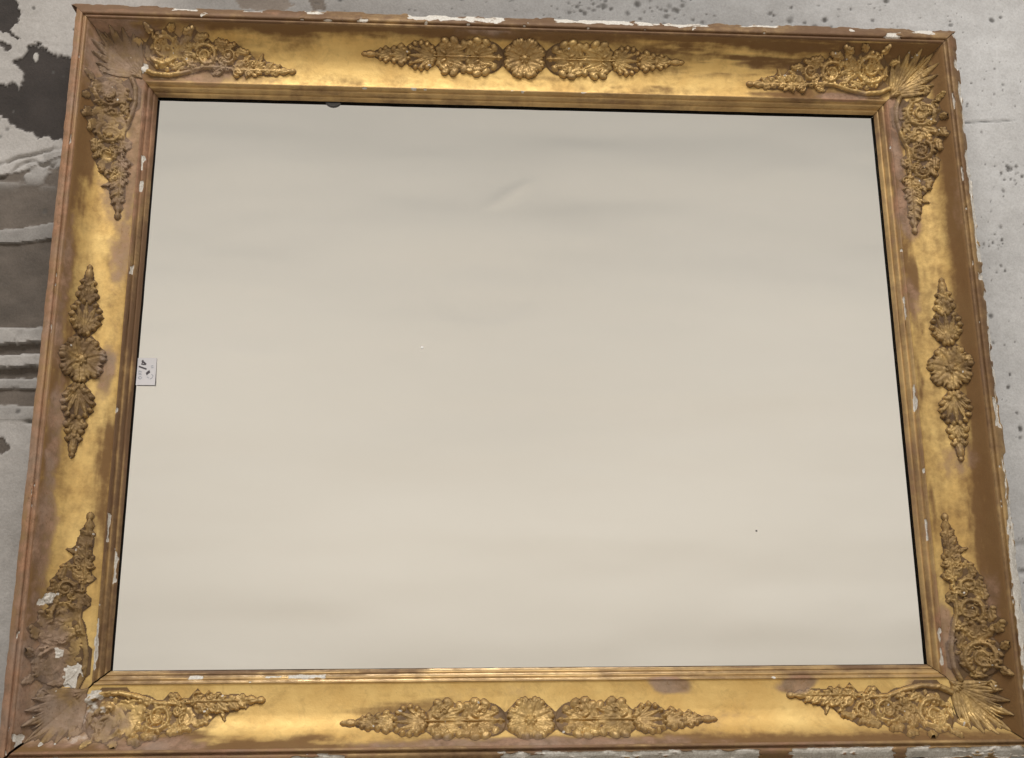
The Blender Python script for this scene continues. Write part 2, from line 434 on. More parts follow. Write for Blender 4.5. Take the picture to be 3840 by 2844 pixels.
def nrm_of(v): return np.interp(v, _vv, -_tz / _tl), np.interp(v, _vv, _td / _tl)
def v_of_d(d): return np.interp(d, _dv, _vv)
def wear_d(v, W): # arc length -> the flat scale on which wear is laid out
    return np.interp(v, [0, V_IN, V_OUT, V_FIL, v_of_d(W)], [0, .0202, .0912, .096, .124])

RAILS = {  # half length, plane position (s, d) -> x, y ; outer width
    'top': (OPW, lambda s, d: (s, OPH + d), .1110),
    'bottom': (OPW, lambda s, d: (-s, -OPH - d), .1060),
    'right': (OPH, lambda s, d: (OPW + d, -s), .1070),
    'left': (OPH, lambda s, d: (-OPW - d, s), .1000)}
# losses down to white gesso: rail, s0, s1 (x for top/bottom, y for left/right), d0, d1, strength
CHIPS = [
    ('top', -.475, -.445, .112, .124, .9), ('top', -.383, -.355, .116, .124, 1), ('top', -.16, -.03, .106, .124, .85), ('top', .04, .150, .110, .124, 1.0), ('top', .152, .188, .109, .124, 1.0), ('top', -.30, -.27, .112, .124, .8), ('top', .30, .36, .114, .124, .8),
    ('top', .19, .252, .109, .124, 1.0), ('top', .455, .461, .108, .116, 1), ('top', .506, .524, .098, .107, 1), ('top', .548, .578, .110, .124, 1), ('top', -.612, -.596, .094, .104, 1.1),
    ('right', .475, .492, .108, .123, 1.1), ('right', .425, .437, .110, .123, 1.1), ('right', .112, .124, .108, .120, 1), ('right', .05, .10, .118, .123, .8), ('right', -.087, -.050, .108, .119, 1.2),
    ('right', -.20, -.12, .110, .123, .8), ('right', -.47, -.20, .103, .123, .9), ('right', .14, .30, .112, .123, .85), ('right', -.05, .05, .114, .123, .8), ('right', .33, .40, .114, .123, .8),
    ('bottom', -.272, -.212, .104, .120, 1.2), ('bottom', -.035, .265, .103, .120, .95), ('bottom', .305, .425, .102, .120, 1.1), ('bottom', .44, .60, .103, .120, .9), ('bottom', -.58, -.50, .110, .120, .4),
    ('left', .285, .262, .010, .016, 1.2), ('left', .235, .249, .010, .015, 1.0), ('left', .117, .128, .012, .018, 1.0), ('left', -.225, -.19, .013, .019, 1.2), ('left', -.276, -.235, .001, .006, 1.0),
    ('left', -.370, -.315, .016, .021, 1.1), ('left', -.302, -.298, .016, .022, 1.0), ('left', -.470, -.445, .078, .092, 1.2), ('left', -.300, -.288, .058, .078, 1.0), ('left', -.392, -.372, .030, .046, 1.0), ('left', -.36, -.35, .05, .06, .8),
    ('right', .072, .102, .013, .017, 1.1), ('right', -.055, -.022, .013, .018, 1.1), ('right', -.225, -.198, .012, .016, 1.0), ('right', -.375, -.335, .014, .019, 1.0),
    ('bottom', -.405, -.386, .007, .013, 1.0), ('bottom', -.315, -.300, .007, .013, .9), ('bottom', -.290, -.248, .007, .013, 1.1),
    ('top', -.540, -.515, .026, .044, 1.2), ('bottom', -.515, -.500, .024, .034, 1.1), ('bottom', -.52, -.49, .030, .046, .5)]
DUST = [  # pinkish dust, bare bole: rail, centre s, d, radii, strength
    ('top', -.57, .06, .06, .06, 1.1), ('top', -.47, .05, .07, .05, .55), ('top', -.40, .03, .08, .02, .55), ('left', .43, .05, .08, .06, .75), ('left', .30, .02, .10, .02, .8), ('left', .25, .04, .08, .02, .5),
    ('left', .14, .03, .05, .015, .6), ('left', -.02, .035, .04, .012, .6), ('left', -.08, .08, .07, .012, .7), ('left', -.22, .08, .08, .014, .7), ('left', .1, .085, .12, .01, .5),
    ('left', -.36, .07, .07, .03, .9), ('left', -.43, .06, .05, .05, .7), ('bottom', -.52, .065, .07, .03, .9), ('bottom', -.42, .085, .08, .014, .8), ('bottom', 0, .088, .26, .012, .7),
    ('bottom', .17, .024, .03, .012, 1.0), ('bottom', .33, .024, .03, .012, 1.0), ('bottom', .48, .03, .03, .02, .5), ('right', .37, .024, .04, .012, .9), ('right', .30, .024, .06, .01, .7), ('right', .22, .03, .05, .02, .7),
    ('right', .10, .025, .04, .012, .5), ('right', -.35, .024, .07, .012, .8), ('right', -.12, .06, .03, .03, .4), ('right', -.30, .075, .05, .015, .5), ('top', .45, .024, .05, .008, .8), ('top', -.06, .093, .05, .015, .5), ('top', .0, .1, .14, .02, .3)]

def wear_shade_of(rail, s, d):
    """s is signed x (top/bottom) or y (left/right)"""
    sd = {'top': 1, 'bottom': 2, 'right': 3, 'left': 4}[rail]
    R_ = 0.62 * sst(.50, .72, fbm(s * 7 + sd * 31, d * 42, 100 + sd, 5)) + 0.35 * (fbm(s * 25 + sd, d * 120, 130 + sd, 4) - .5)
    R_ = R_ + {'top': .08, 'bottom': .06, 'right': .46, 'left': .38}[rail]
    n2 = fbm(s * 16 + sd, d * 30, 150 + sd, 4)
    R_ = R_ + {'top': .75, 'bottom': .95, 'right': 1.0, 'left': .60}[rail] * sst(.062, .092, d + .014 * (n2 - .5)) * np.clip(.35 + 1.25 * fbm(s * 11 + sd, d * 55, 161 + sd, 5), 0, 1.2)  # grime towards the rim, deepened to paint in the cove wall's dark reflection
    if rail == 'top':     # flaking leaf along the right half, orange lower flank
        R_ = R_ + .42 * sst(.46, .70, fbm(s * 14, d * 150, 171, 5)) * sst(.10, .22, s) * sst(.035, .05, d)
        R_ = R_ + .22 * sst(.040, .026, d)
    G = 0.30 * sst(.55, .80, fbm(s * 9 + 5 * sd, d * 35, 190 + sd, 5)) + {'top': 0, 'bottom': 0, 'right': .05, 'left': .10}[rail]
    for r, cs, cd, rs, rd, k in DUST:
        if r == rail:
            q = np.hypot((s - cs) / rs, (d - cd) / rd)
            G = G + k * sst(1.25, .35, q + .7 * (fbm(s * 30, d * 60, 210 + sd, 3) - .5))
    Bc = np.zeros_like(s)
    for r, s0, s1, d0, d1, k in CHIPS:
        if r == rail:
            if s0 > s1: s0, s1 = s1, s0
            jn = fbm(s * 90, d * 160, 230 + sd, 4)
            ss = np.minimum(s - s0, s1 - s) + min(.018, .9 * (s1 - s0)) * (jn - .5)
            dd = np.minimum(d - d0, d1 + .004 - d if d1 > .1 else d1 - d) + (.010 if d1 > .1 else min(.018, 1.1 * (d1 - d0))) * (fbm(s * 70 + 9, d * 120, 250 + sd, 4) - .5) - (.0 if d1 > .1 else .0006)
            Bc = np.maximum(Bc, k * np.clip(.5 + np.minimum(ss, dd) / .0025, 0, 1) * np.clip(.05 + 1.75 * jn, 0, 1.35))
    # chalky bloom of gesso dust over the two damaged corners
    if rail in ('left', 'bottom', 'top'):
        cs, cd = {'left': (-.40, .06), 'bottom': (-.53, .06), 'top': (-.56, .05)}[rail]
        q = np.hypot((s - cs) / (.11 if rail != 'top' else .06), (d - cd) / .045)
        Bc = np.maximum(Bc, (.44 if rail != 'top' else .34) * sst(1.2, .2, q + .9 * (fbm(s * 26, d * 34, 281 + sd, 4) - .5)))
    # scattered tiny losses along arrises
    Bc = np.maximum(Bc, .9 * sst(.76, .80, fbm(s * 60 + 3 * sd, d * 90, 270 + sd, 3)) * (np.exp(-((d - .0185) / .003) ** 2) + np.exp(-((d - .103) / .006) ** 2)))
    return np.clip(R_, 0, 1), np.clip(G, 0, 1), np.clip(Bc, 0, 1)

def true_s(rail, s):        # rail parameter -> signed x or y
    return s if rail in ('top', 'left') else -s

GAPS = {'top': (.0002, .0004), 'bottom': (.0007, .0012), 'right': (.0004, .0003), 'left': (.0012, .0002)}  # open mitres: at s=-L, at s=+L

def build_rail(rail):
    L, P, W = RAILS[rail]
    sd = {'top': 1, 'bottom': 2, 'right': 3, 'left': 4}[rail]
    na = int(2 * (L + W) / .0017)
    a = np.linspace(-1, 1, na)
    g0, g1 = GAPS[rail]
    def strip(name, vl, mat, parent, extra=None):
        vl = np.array(vl)
        A_, V_ = np.meshgrid(a, vl, indexing='ij')
        D_, Zv = dz_of(V_)
        lo = -(L + D_) + g0 * (1 + 6 * D_); hi = (L + D_) - g1 * (1 + 6 * D_)
        S_ = lo + (hi - lo) * (A_ + 1) / 2
        ts = true_s(rail, S_)
        Dw = wear_d(V_, W)
        Rw, Gw, Bw = wear_shade_of(rail, ts, Dw)
        h = .0006 * (fbm(ts * 35, V_ * 60, 300 + sd, 3) - .5) + .0005 * (fbm(ts * 6, V_ * 3, 310 + sd, 2) - .5) - .0009 * sst(.45, .6, Bw)
        nd, nz = nrm_of(V_)
        Do = D_ + nd * h; Zv = Zv + nz * h
        if extra: S_, Do, Zv, Rw, Gw, Bw = extra(S_, Do, Zv, Rw, Gw, Bw, ts)
        x, y = P(S_, Do)
        co = np.stack([x, y, Zv], -1).reshape(-1, 3)
        at = np.stack([Rw, Gw, Bw, np.ones_like(Rw)], -1).reshape(-1, 4)
        q = grid_quads(len(a), len(vl))
        return link(name, mesh_arrays(name, co, q, True, {'wear': at}), mat, parent)
    body = strip('rail', np.linspace(V_IN, V_OUT, 56), M_GILT, mirror)
    body['label'] = {'top': 'bright burnished top rail with flaking gold', 'bottom': 'golden bottom rail with dusty lower flank',
                     'left': 'dull brownish left rail with worn bole', 'right': 'amber right rail dark along its outer side'}[rail]
    def mexp(S_, Do, Zv, Rw, Gw, Bw, ts):
        Rw = np.clip(Rw * .6 + .25 + {'top': -.18, 'bottom': .16, 'right': -.05, 'left': .32}[rail] - .30 * (np.exp(-((ts * 0 + Do - .0095) / .0018) ** 2) + np.exp(-((Do - .0035) / .0015) ** 2)) * sst(.4, .6, fbm(ts * 20, Do * 10, 326 + sd, 3)) + .6 * (fbm(ts * 14, Do * 20, 320 + sd, 4) - .5), 0, 1)
        Gw = np.clip(Gw * .8 + {'top': .05, 'bottom': .02, 'right': .25, 'left': .12}[rail] * fbm(ts * 10, Do * 90, 330 + sd, 3) * 1.6, 0, 1)
        return S_, Do, Zv, Rw, Gw, Bw
    strip('sight_moulding', np.linspace(0, V_IN, 36), M_EDGE, body, mexp)
    vW = float(v_of_d(W))
    nrim = np.concatenate([np.linspace(V_OUT, vW, 40), [vW + .0004, vW + .0006, vW + .0006]])
    def rexp(S_, Do, Zv, Rw, Gw, Bw, ts):
        Rw = np.clip(.45 + {'top': .40, 'bottom': .25, 'right': .25, 'left': .10}[rail] + .8 * (fbm(ts * 12, Do * 30, 340 + sd, 5) - .5), 0, 1)
        Gw = np.clip({'top': .15, 'bottom': .35, 'right': .22, 'left': .70}[rail] + .9 * (fbm(ts * 9, Do * 50, 350 + sd, 4) - .5), 0, 1)
        # ragged, chipped outer edge
        ch = sst(.45, .65, fbm(ts * 55, Do * 0, 360 + sd, 4)) * (.0022 if rail != 'left' else .0006) + .0012 * (fbm(ts * 120, Do * 0, 370 + sd, 3) - .5) * (1 if rail != 'left' else .4)
        Do = Do - ch * sst(W - .012, W - .001, Do)
        Zv = Zv.copy(); Zv -= .0012 * sst(.4, .7, Bw)
        Zv[:, -2] = .030; Zv[:, -1] = -.0115
        Bw[:, -3:] *= .8
        return S_, Do, Zv, Rw, Gw, Bw
    strip('outer_rim', nrim, M_EDGE, body, rexp)
    # black rebate edge down to the glass
    A_, Zr = np.meshgrid(np.linspace(-1, 1, 40), np.array([.0046, .0038, .0006]), indexing='ij')
    dz = np.where(Zr > .0045, 0.0, np.where(Zr > .003, -.0003, 0.0))
    S_ = A_ * (L + dz); x, y = P(S_, dz)
    link('sight_edge', mesh_arrays('sight_edge', np.stack([x, y, Zr], -1).reshape(-1, 3), grid_quads(40, 3), True), M_BLACK, body)
    return body
for r in ('top', 'bottom', 'right', 'left'):
    build_rail(r)

# back board and mirror plate
def ring_slab(name, hw, hh, cx, cy, z0, z1):
    return slab(name, cx - hw, cx + hw, cy - hh, cy + hh, z0, z1, None)
link('backing_board', ring_slab('backing_board', .602, .488, 0, 0, -.0215, -.0118), M_WOOD, mirror)
link('backing_board', ring_slab('backing_board', .597, .476, 0, 0, -.0118, -.0020), M_WOOD, mirror)
nx, ny = 60, 46
X, Y = np.meshgrid(np.linspace(-.508, .508, nx), np.linspace(-.385, .385, ny), indexing='ij')
link('mirror_glass', mesh_arrays('mirror_glass', np.stack([X, Y, X * 0], -1).reshape(-1, 3), grid_quads(nx, ny)), M_MIRROR, mirror,
     'pale mirror glass reflecting a plain cream wall')

# ------------------------------------------------------------------ relief ornament
class Relief:
    """height field built of leaves, scrolls and beads; every element keeps its own id and becomes its own mesh"""
    def __init__(self, u0, u1, v0, v1, step=.00075):
        self.u = np.arange(u0, u1, step); self.v = np.arange(v0, v1, step)
        self.U, self.V = np.meshgrid(self.u, self.v, indexing='ij')
        self.H = np.zeros(self.U.shape); self.I = np.zeros(self.U.shape, int)
        self.names = {}; self.n = 0; self.step = step
    def new(self, name):
        self.n += 1; self.names[self.n] = name; return self.n
    def put(self, h, sl, iid):
        H = self.H[sl]; I = self.I[sl]
        m = h > H
        H[m] = h[m]; I[m] = iid
    def box(self, cu_, cv_, r):
        i0, i1 = np.searchsorted(self.u, (cu_ - r, cu_ + r)); k0, k1 = np.searchsorted(self.v, (cv_ - r, cv_ + r))
        sl = (slice(max(i0, 0), i1), slice(max(k0, 0), k1))
        return sl, self.U[sl], self.V[sl]
    def lump(self, c, a, b, rot, h, iid, flat=.5, ribs=0):
        sl, U, V = self.box(c[0], c[1], max(a, b) * 1.05)
        if U.size == 0: return
        x = (U - c[0]) * math.cos(rot) + (V - c[1]) * math.sin(rot); y = -(U - c[0]) * math.sin(rot) + (V - c[1]) * math.cos(rot)
        q = (x / a) ** 2 + (y / b) ** 2
        hh = h * np.clip(1 - q, 0, None) ** flat
        self.put(np.where(q < 1, hh + .0004, 0), sl, iid)
    def leaf(self, base, ang, L, w, h, iid, curve=0.0, lobes=0, rise=.5):
        tip = (base[0] + L * math.cos(ang), base[1] + L * math.sin(ang))
        sl, U, V = self.box((base[0] + tip[0]) / 2, (base[1] + tip[1]) / 2, L * .75 + w)
        if U.size == 0: return
        x = (U - base[0]) * math.cos(ang) + (V - base[1]) * math.sin(ang); y = -(U - base[0]) * math.sin(ang) + (V - base[1]) * math.cos(ang)
        t = x / L
        y = y - curve * L * t * t
        tc = np.clip(t, 1e-4, 1)
        wid = w * np.sin(PI * tc ** .72) ** .75 + 1e-5
        if lobes: wid = wid * (1 - .28 * np.abs(np.sin(PI * lobes * tc)) ** 3)
        q = np.abs(y) / wid
        hh = h * np.sqrt(np.clip(1 - q * q, 0, None)) * ((1 - rise) + rise * np.sin(PI * np.clip(tc, 0, 1) ** 1.6 * .75)) - .30 * h * np.exp(-(q / .20) ** 2) * (tc < .85)
        if lobes: hh = hh - .12 * h * np.abs(np.sin(PI * lobes * (tc - .25 * q)))
        hh = np.maximum(hh, .0003)
        self.put(np.where((q < 1) & (t > 0) & (t < 1), hh + .0003, 0), sl, iid)
    def stroke(self, pts, r0, r1, h, iid):
        pts = np.array(pts); n = len(pts) - 1
        c = pts.mean(0); R_ = np.abs(pts - c).max() + max(r0, r1) * 1.5
        sl, U, V = self.box(c[0], c[1], R_)
        if U.size == 0: return
        best = np.zeros(U.shape)
        for i in range(n):
            (x0, y0), (x1, y1) = pts[i], pts[i + 1]
            dx, dy = x1 - x0, y1 - y0
            t = np.clip(((U - x0) * dx + (V - y0) * dy) / (dx * dx + dy * dy + 1e-12), 0, 1)
            d = np.hypot(U - x0 - t * dx, V - y0 - t * dy)
            r = r0 + (r1 - r0) * (i + t) / n
            best = np.maximum(best, np.where(d < r, np.sqrt(np.clip(1 - (d / r) ** 2, 0, 1)) * h * (r / max(r0, r1)) ** .5 + .0003, 0))
        self.put(best, sl, iid)
    def spiral(self, c, R_, start, turns, sgn, r0, r1, h, iid, shrink=.72):
        t = np.linspace(0, 1, int(26 * turns) + 4)
        rad = R_ * (1 - shrink * t)
        an = start + sgn * t * turns * 2 * PI
        self.stroke(np.stack([c[0] + rad * np.cos(an), c[1] + rad * np.sin(an)], 1), r0, r1, h, iid)
        if R_ > .009:       # acanthus lobes along the outside of the curl
            for q in np.linspace(.03, .55, 7):
                b_ = start + sgn * q * turns * 2 * PI; rr = R_ * (1 - shrink * q)
                self.leaf((c[0] + rr * math.cos(b_), c[1] + rr * math.sin(b_)), b_ + sgn * .7, R_ * .42, R_ * .15, h * .8, iid, 0, 0, .4)
    # motifs
    def rosette(self, c, R_, h, n=8):
        i = self.new('rosette')
        for k in range(n):
            a = 2 * PI * (k + .5) / n
            self.leaf((c[0] + .12 * R_ * math.cos(a), c[1] + .12 * R_ * math.sin(a)), a, .90 * R_, .36 * R_, h, i, 0, 0, .55)
            for s in (-1, 1):
                b = a + s * .17
                self.lump((c[0] + .84 * R_ * math.cos(b), c[1] + .84 * R_ * math.sin(b)), .17 * R_, .13 * R_, b, h * .9, i)
            b = a + PI / n
            self.leaf((c[0] + .3 * R_ * math.cos(b), c[1] + .3 * R_ * math.sin(b)), b, .62 * R_, .12 * R_, h * .75, i)
        j = self.new('rosette_boss')
        self.lump(c, .20 * R_, .20 * R_, 0, h * 1.15, j)
        for k in range(6):
            a = 2 * PI * k / 6
            self.lump((c[0] + .2 * R_ * math.cos(a), c[1] + .2 * R_ * math.sin(a)), .075 * R_, .075 * R_, 0, h * .95, j)
    def palmette(self, c, sg, a, b, h):
        """oval shell: ribs from its narrow end, ringed with beads; sg = direction of the open end"""
        i = self.new('palmette')
        base = (c[0] - sg * a * .85, c[1])
        for k in range(-3, 4):
            an = k * .36
            Lk = a * (1.72 - .11 * abs(k) ** 1.6)
            self.leaf(base, (0 if sg > 0 else PI) + sg * an, Lk, a * .17, h * .8, i, 0, 0, .4)
        j = self.new('bead_ring')
        for k in range(14):
            t = 2 * PI * (k + .5) / 14
            self.lump((c[0] + a * .9 * math.cos(t), c[1] + b * .9 * math.sin(t)), a * .17, b * .14, t, h, j)
        for s in (-1, 1):
            self.lump((c[0] - sg * a * .72, c[1] + s * b * .34), a * .2, b * .2, 0, h * 1.15, j)
    def fan(self, base, ang, spec, h, lobes=3):
        for da, L, w in spec:
            for s in ((-1, 1) if da else (1,)):
                i = self.new('leaf')
                self.leaf(base, ang + s * da, L, w * 1.2, h, i, -s * .10 * (1 if da else 0), lobes, .55)
                tx = (base[0] + L * .90 * math.cos(ang + s * da) , base[1] + L * .90 * math.sin(ang + s * da))
                self.lump(tx, w * .62, w * .85, ang + s * da, h * .95, i)
    def emit(self, name, to_plane, rail_of, mat, label=None, jitter=0, broken=None):
        H, I = self.H.copy(), self.I
        PT, Dv, Wd = to_plane(self.U, self.V)
        X, Y, _z = PT(0.0)
        nz = fbm(self.U * 260 + jitter, self.V * 260, 400 + jitter, 3)
        H = np.where(H > 0, np.maximum(H * 0.98 * (.68 + .64 * nz), .0004), 0)
        if broken is not None:
            H = broken(H, self.U, Dv)
        rail = rail_of
        ts = X if rail in ('top', 'bottom') else Y
        Rw, Gw, Bw = wear_shade_of(rail, ts, Wd)
        Rw = np.clip({'top': .12, 'bottom': .18, 'right': .42, 'left': .58}[rail] + .7 * (fbm(self.U * 60 + jitter, self.V * 60, 420, 4) - .3), 0, 1)
        Gw = np.clip(Gw * .75 + .35 * (fbm(self.U * 45, self.V * 45 + jitter, 430, 3) - .45), 0, 1)
        Bw = np.clip(Bw * .9, 0, 1)
        spk = sst(.88, .91, fbm(self.U * 130 + 3 * jitter, self.V * 130, 440, 2)) * .8
        Bw = np.maximum(Bw, spk)
        at = {'wear': np.stack([Rw, Gw, Bw, np.ones_like(Rw)], -1).reshape(-1, 4)}
        mask = H > 0
        grow = mask.copy()
        def dilate(a, n):
            for _ in range(n):
                g = a.copy()
                g[1:] |= a[:-1]; g[:-1] |= a[1:]; g[:, 1:] |= a[:, :-1]; g[:, :-1] |= a[:, 1:]
                a = g
            return a
        grow = ~dilate(~dilate(mask, 7), 5) | dilate(mask, 2)
        quads = grid_quads(len(self.u), len(self.v))
        def outward(q):
            # make faces look along +z
            p = np.stack([X.ravel()[q[0]], Y.ravel()[q[0]]], -1)
            cr_ = (p[1, 0] - p[0, 0]) * (p[2, 1] - p[0, 1]) - (p[1, 1] - p[0, 1]) * (p[2, 0] - p[0, 0])
            return q if cr_ > 0 else q[:, ::-1]
        quads = outward(quads)
        gm = grow.reshape(-1)[quads].all(1)
        inner = mask.reshape(-1)[quads].all(1)
        edge_ = gm & ~inner
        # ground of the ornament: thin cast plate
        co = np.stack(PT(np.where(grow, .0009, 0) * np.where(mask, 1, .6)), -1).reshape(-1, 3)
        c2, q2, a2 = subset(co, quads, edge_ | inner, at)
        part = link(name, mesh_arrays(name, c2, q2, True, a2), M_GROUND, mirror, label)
        co = np.stack(PT(np.where(H > 0, H + .0010, -.0002)), -1).reshape(-1, 3)
        fm = mask.reshape(-1)[quads].any(1)
        Iq = I.reshape(-1)[quads].max(1)
        for iid, nm in self.names.items():
            k = fm & (Iq == iid)
            if k.sum() < 6: continue
            c2, q2, a2 = subset(co, quads, k, at)
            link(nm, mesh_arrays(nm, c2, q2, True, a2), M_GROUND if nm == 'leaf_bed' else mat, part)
        return part

VC = float(v_of_d(.0605))   # middle of the ornament, arc length over the cove
def centre_long(seed):
    R_ = Relief(-.232, .232, VC - .035, VC + .035)
    for sg in (-1, 1):
        inn = PI if sg > 0 else 0.0
        for cu_, a_, b_ in ((.050, .021, .0215), (.092, .026, .0205), (.1425, .019, .019), (.175, .013, .010), (.197, .011, .006)):
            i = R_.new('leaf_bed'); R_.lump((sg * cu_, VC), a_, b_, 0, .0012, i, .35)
        b1 = (sg * .072, VC)
        R_.fan(b1, inn, [(1.75, .022, .0065), (1.30, .0270, .0075), (.85, .031, .0075), (.42, .036, .0065), (0, .040, .005)], .0045)
        b2 = (sg * .119, VC)
        R_.fan(b2, inn, [(1.15, .0265, .0070), (.80, .0345, .0080), (.46, .044, .0075), (.17, .046, .0055)], .0045)
        i = R_.new('stem'); R_.stroke([(sg * .032, VC), (sg * .06, VC), (sg * .09, VC), (sg * .125, VC)], .0016, .0014, .0055, i)
        for uu in (.066, .112):
            i = R_.new('bud')
            for s in (-1, 1):
                R_.lump((sg * uu, VC + s * .0065), .006, .0030, s * sg * .6, .0058, i)
                R_.spiral((sg * (uu - .010), VC + s * .0125), .0042, 0 if sg > 0 else PI, 1.1, s * sg, .0015, .001, .0055, i)
        R_.palmette((sg * .1425, VC), sg, .0205, .0205, .0048)
        out = 0.0 if sg > 0 else PI
        R_.fan((sg * .163, VC), out, [(1.0, .0155, .0055), (.45, .021, .005), (0, .024, .0045)], .0042, 2)
        R_.fan((sg * .184, VC), out, [(.85, .0125, .0042), (.35, .017, .0038), (0, .021, .0035)], .0038, 2)
        i = R_.new('tip_bud'); R_.lump((sg * .212, VC), .0075, .0042, 0, .0036, i); R_.lump((sg * .220, VC), .0035, .0028, 0, .003, i)
    R_.rosette((0, VC), .0290, .0050)
    return R_
def centre_short():
    v = VC
    R_ = Relief(-.130, .130, v - .035, v + .035)
    for sg in (-1, 1):
        for cu_, a_, b_ in ((.056, .020, .0185), (.0885, .0125, .0100), (.106, .010, .0055)):
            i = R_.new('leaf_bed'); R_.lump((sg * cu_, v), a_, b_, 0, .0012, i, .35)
        i = R_.new('neck_bead')
        for s in (-1, 0, 1): R_.lump((sg * .0345, v + s * .005), .0042, .0030, 0, .0045, i)
        R_.palmette((sg * .0560, v), sg, .0215, .0200, .0048)
        out = 0.0 if sg > 0 else PI
        R_.fan((sg * .0775, v), out, [(1.05, .0140, .0052), (.5, .0185, .0048), (0, .022, .0045)], .0042, 2)
        R_.fan((sg * .0945, v), out, [(.8, .0115, .0038), (0, .018, .004)], .0038, 2)
        i = R_.new('tip_bud'); R_.lump((sg * .1120, v), .0085, .0045, 0, .0038, i); R_.lump((sg * .121, v), .0035, .003, 0, .003, i)
    R_.rosette((0, v), .0300, .0050, 7)
    return R_

def on_rail(rail):
    L, P, W = RAILS[rail]
    def f(U, V):
        D, Z = dz_of(V); nd, nz = nrm_of(V)
        s = U if rail in ('top', 'left') else -U
        def PT(h):
            x, y = P(s, D + nd * h)
            return x, y, Z + nz * h
        return PT, D, wear_d(V, W)
    return f
cl = centre_long(0)
cl.emit('centre_ornament', on_rail('top'), 'top', M_ORN, 'long floral relief with rosette on the top rail', 1)
cl.emit('centre_ornament', on_rail('bottom'), 'bottom', M_ORN, 'long floral relief with rosette on the bottom rail', 2)
cs = centre_short()
cs.emit('centre_ornament', on_rail('left'), 'left', M_ORN, 'short brown rosette and palmettes on the left rail', 3)
cs.emit('centre_ornament', on_rail('right'), 'right', M_ORN, 'short brown rosette and palmettes on the right rail', 4)

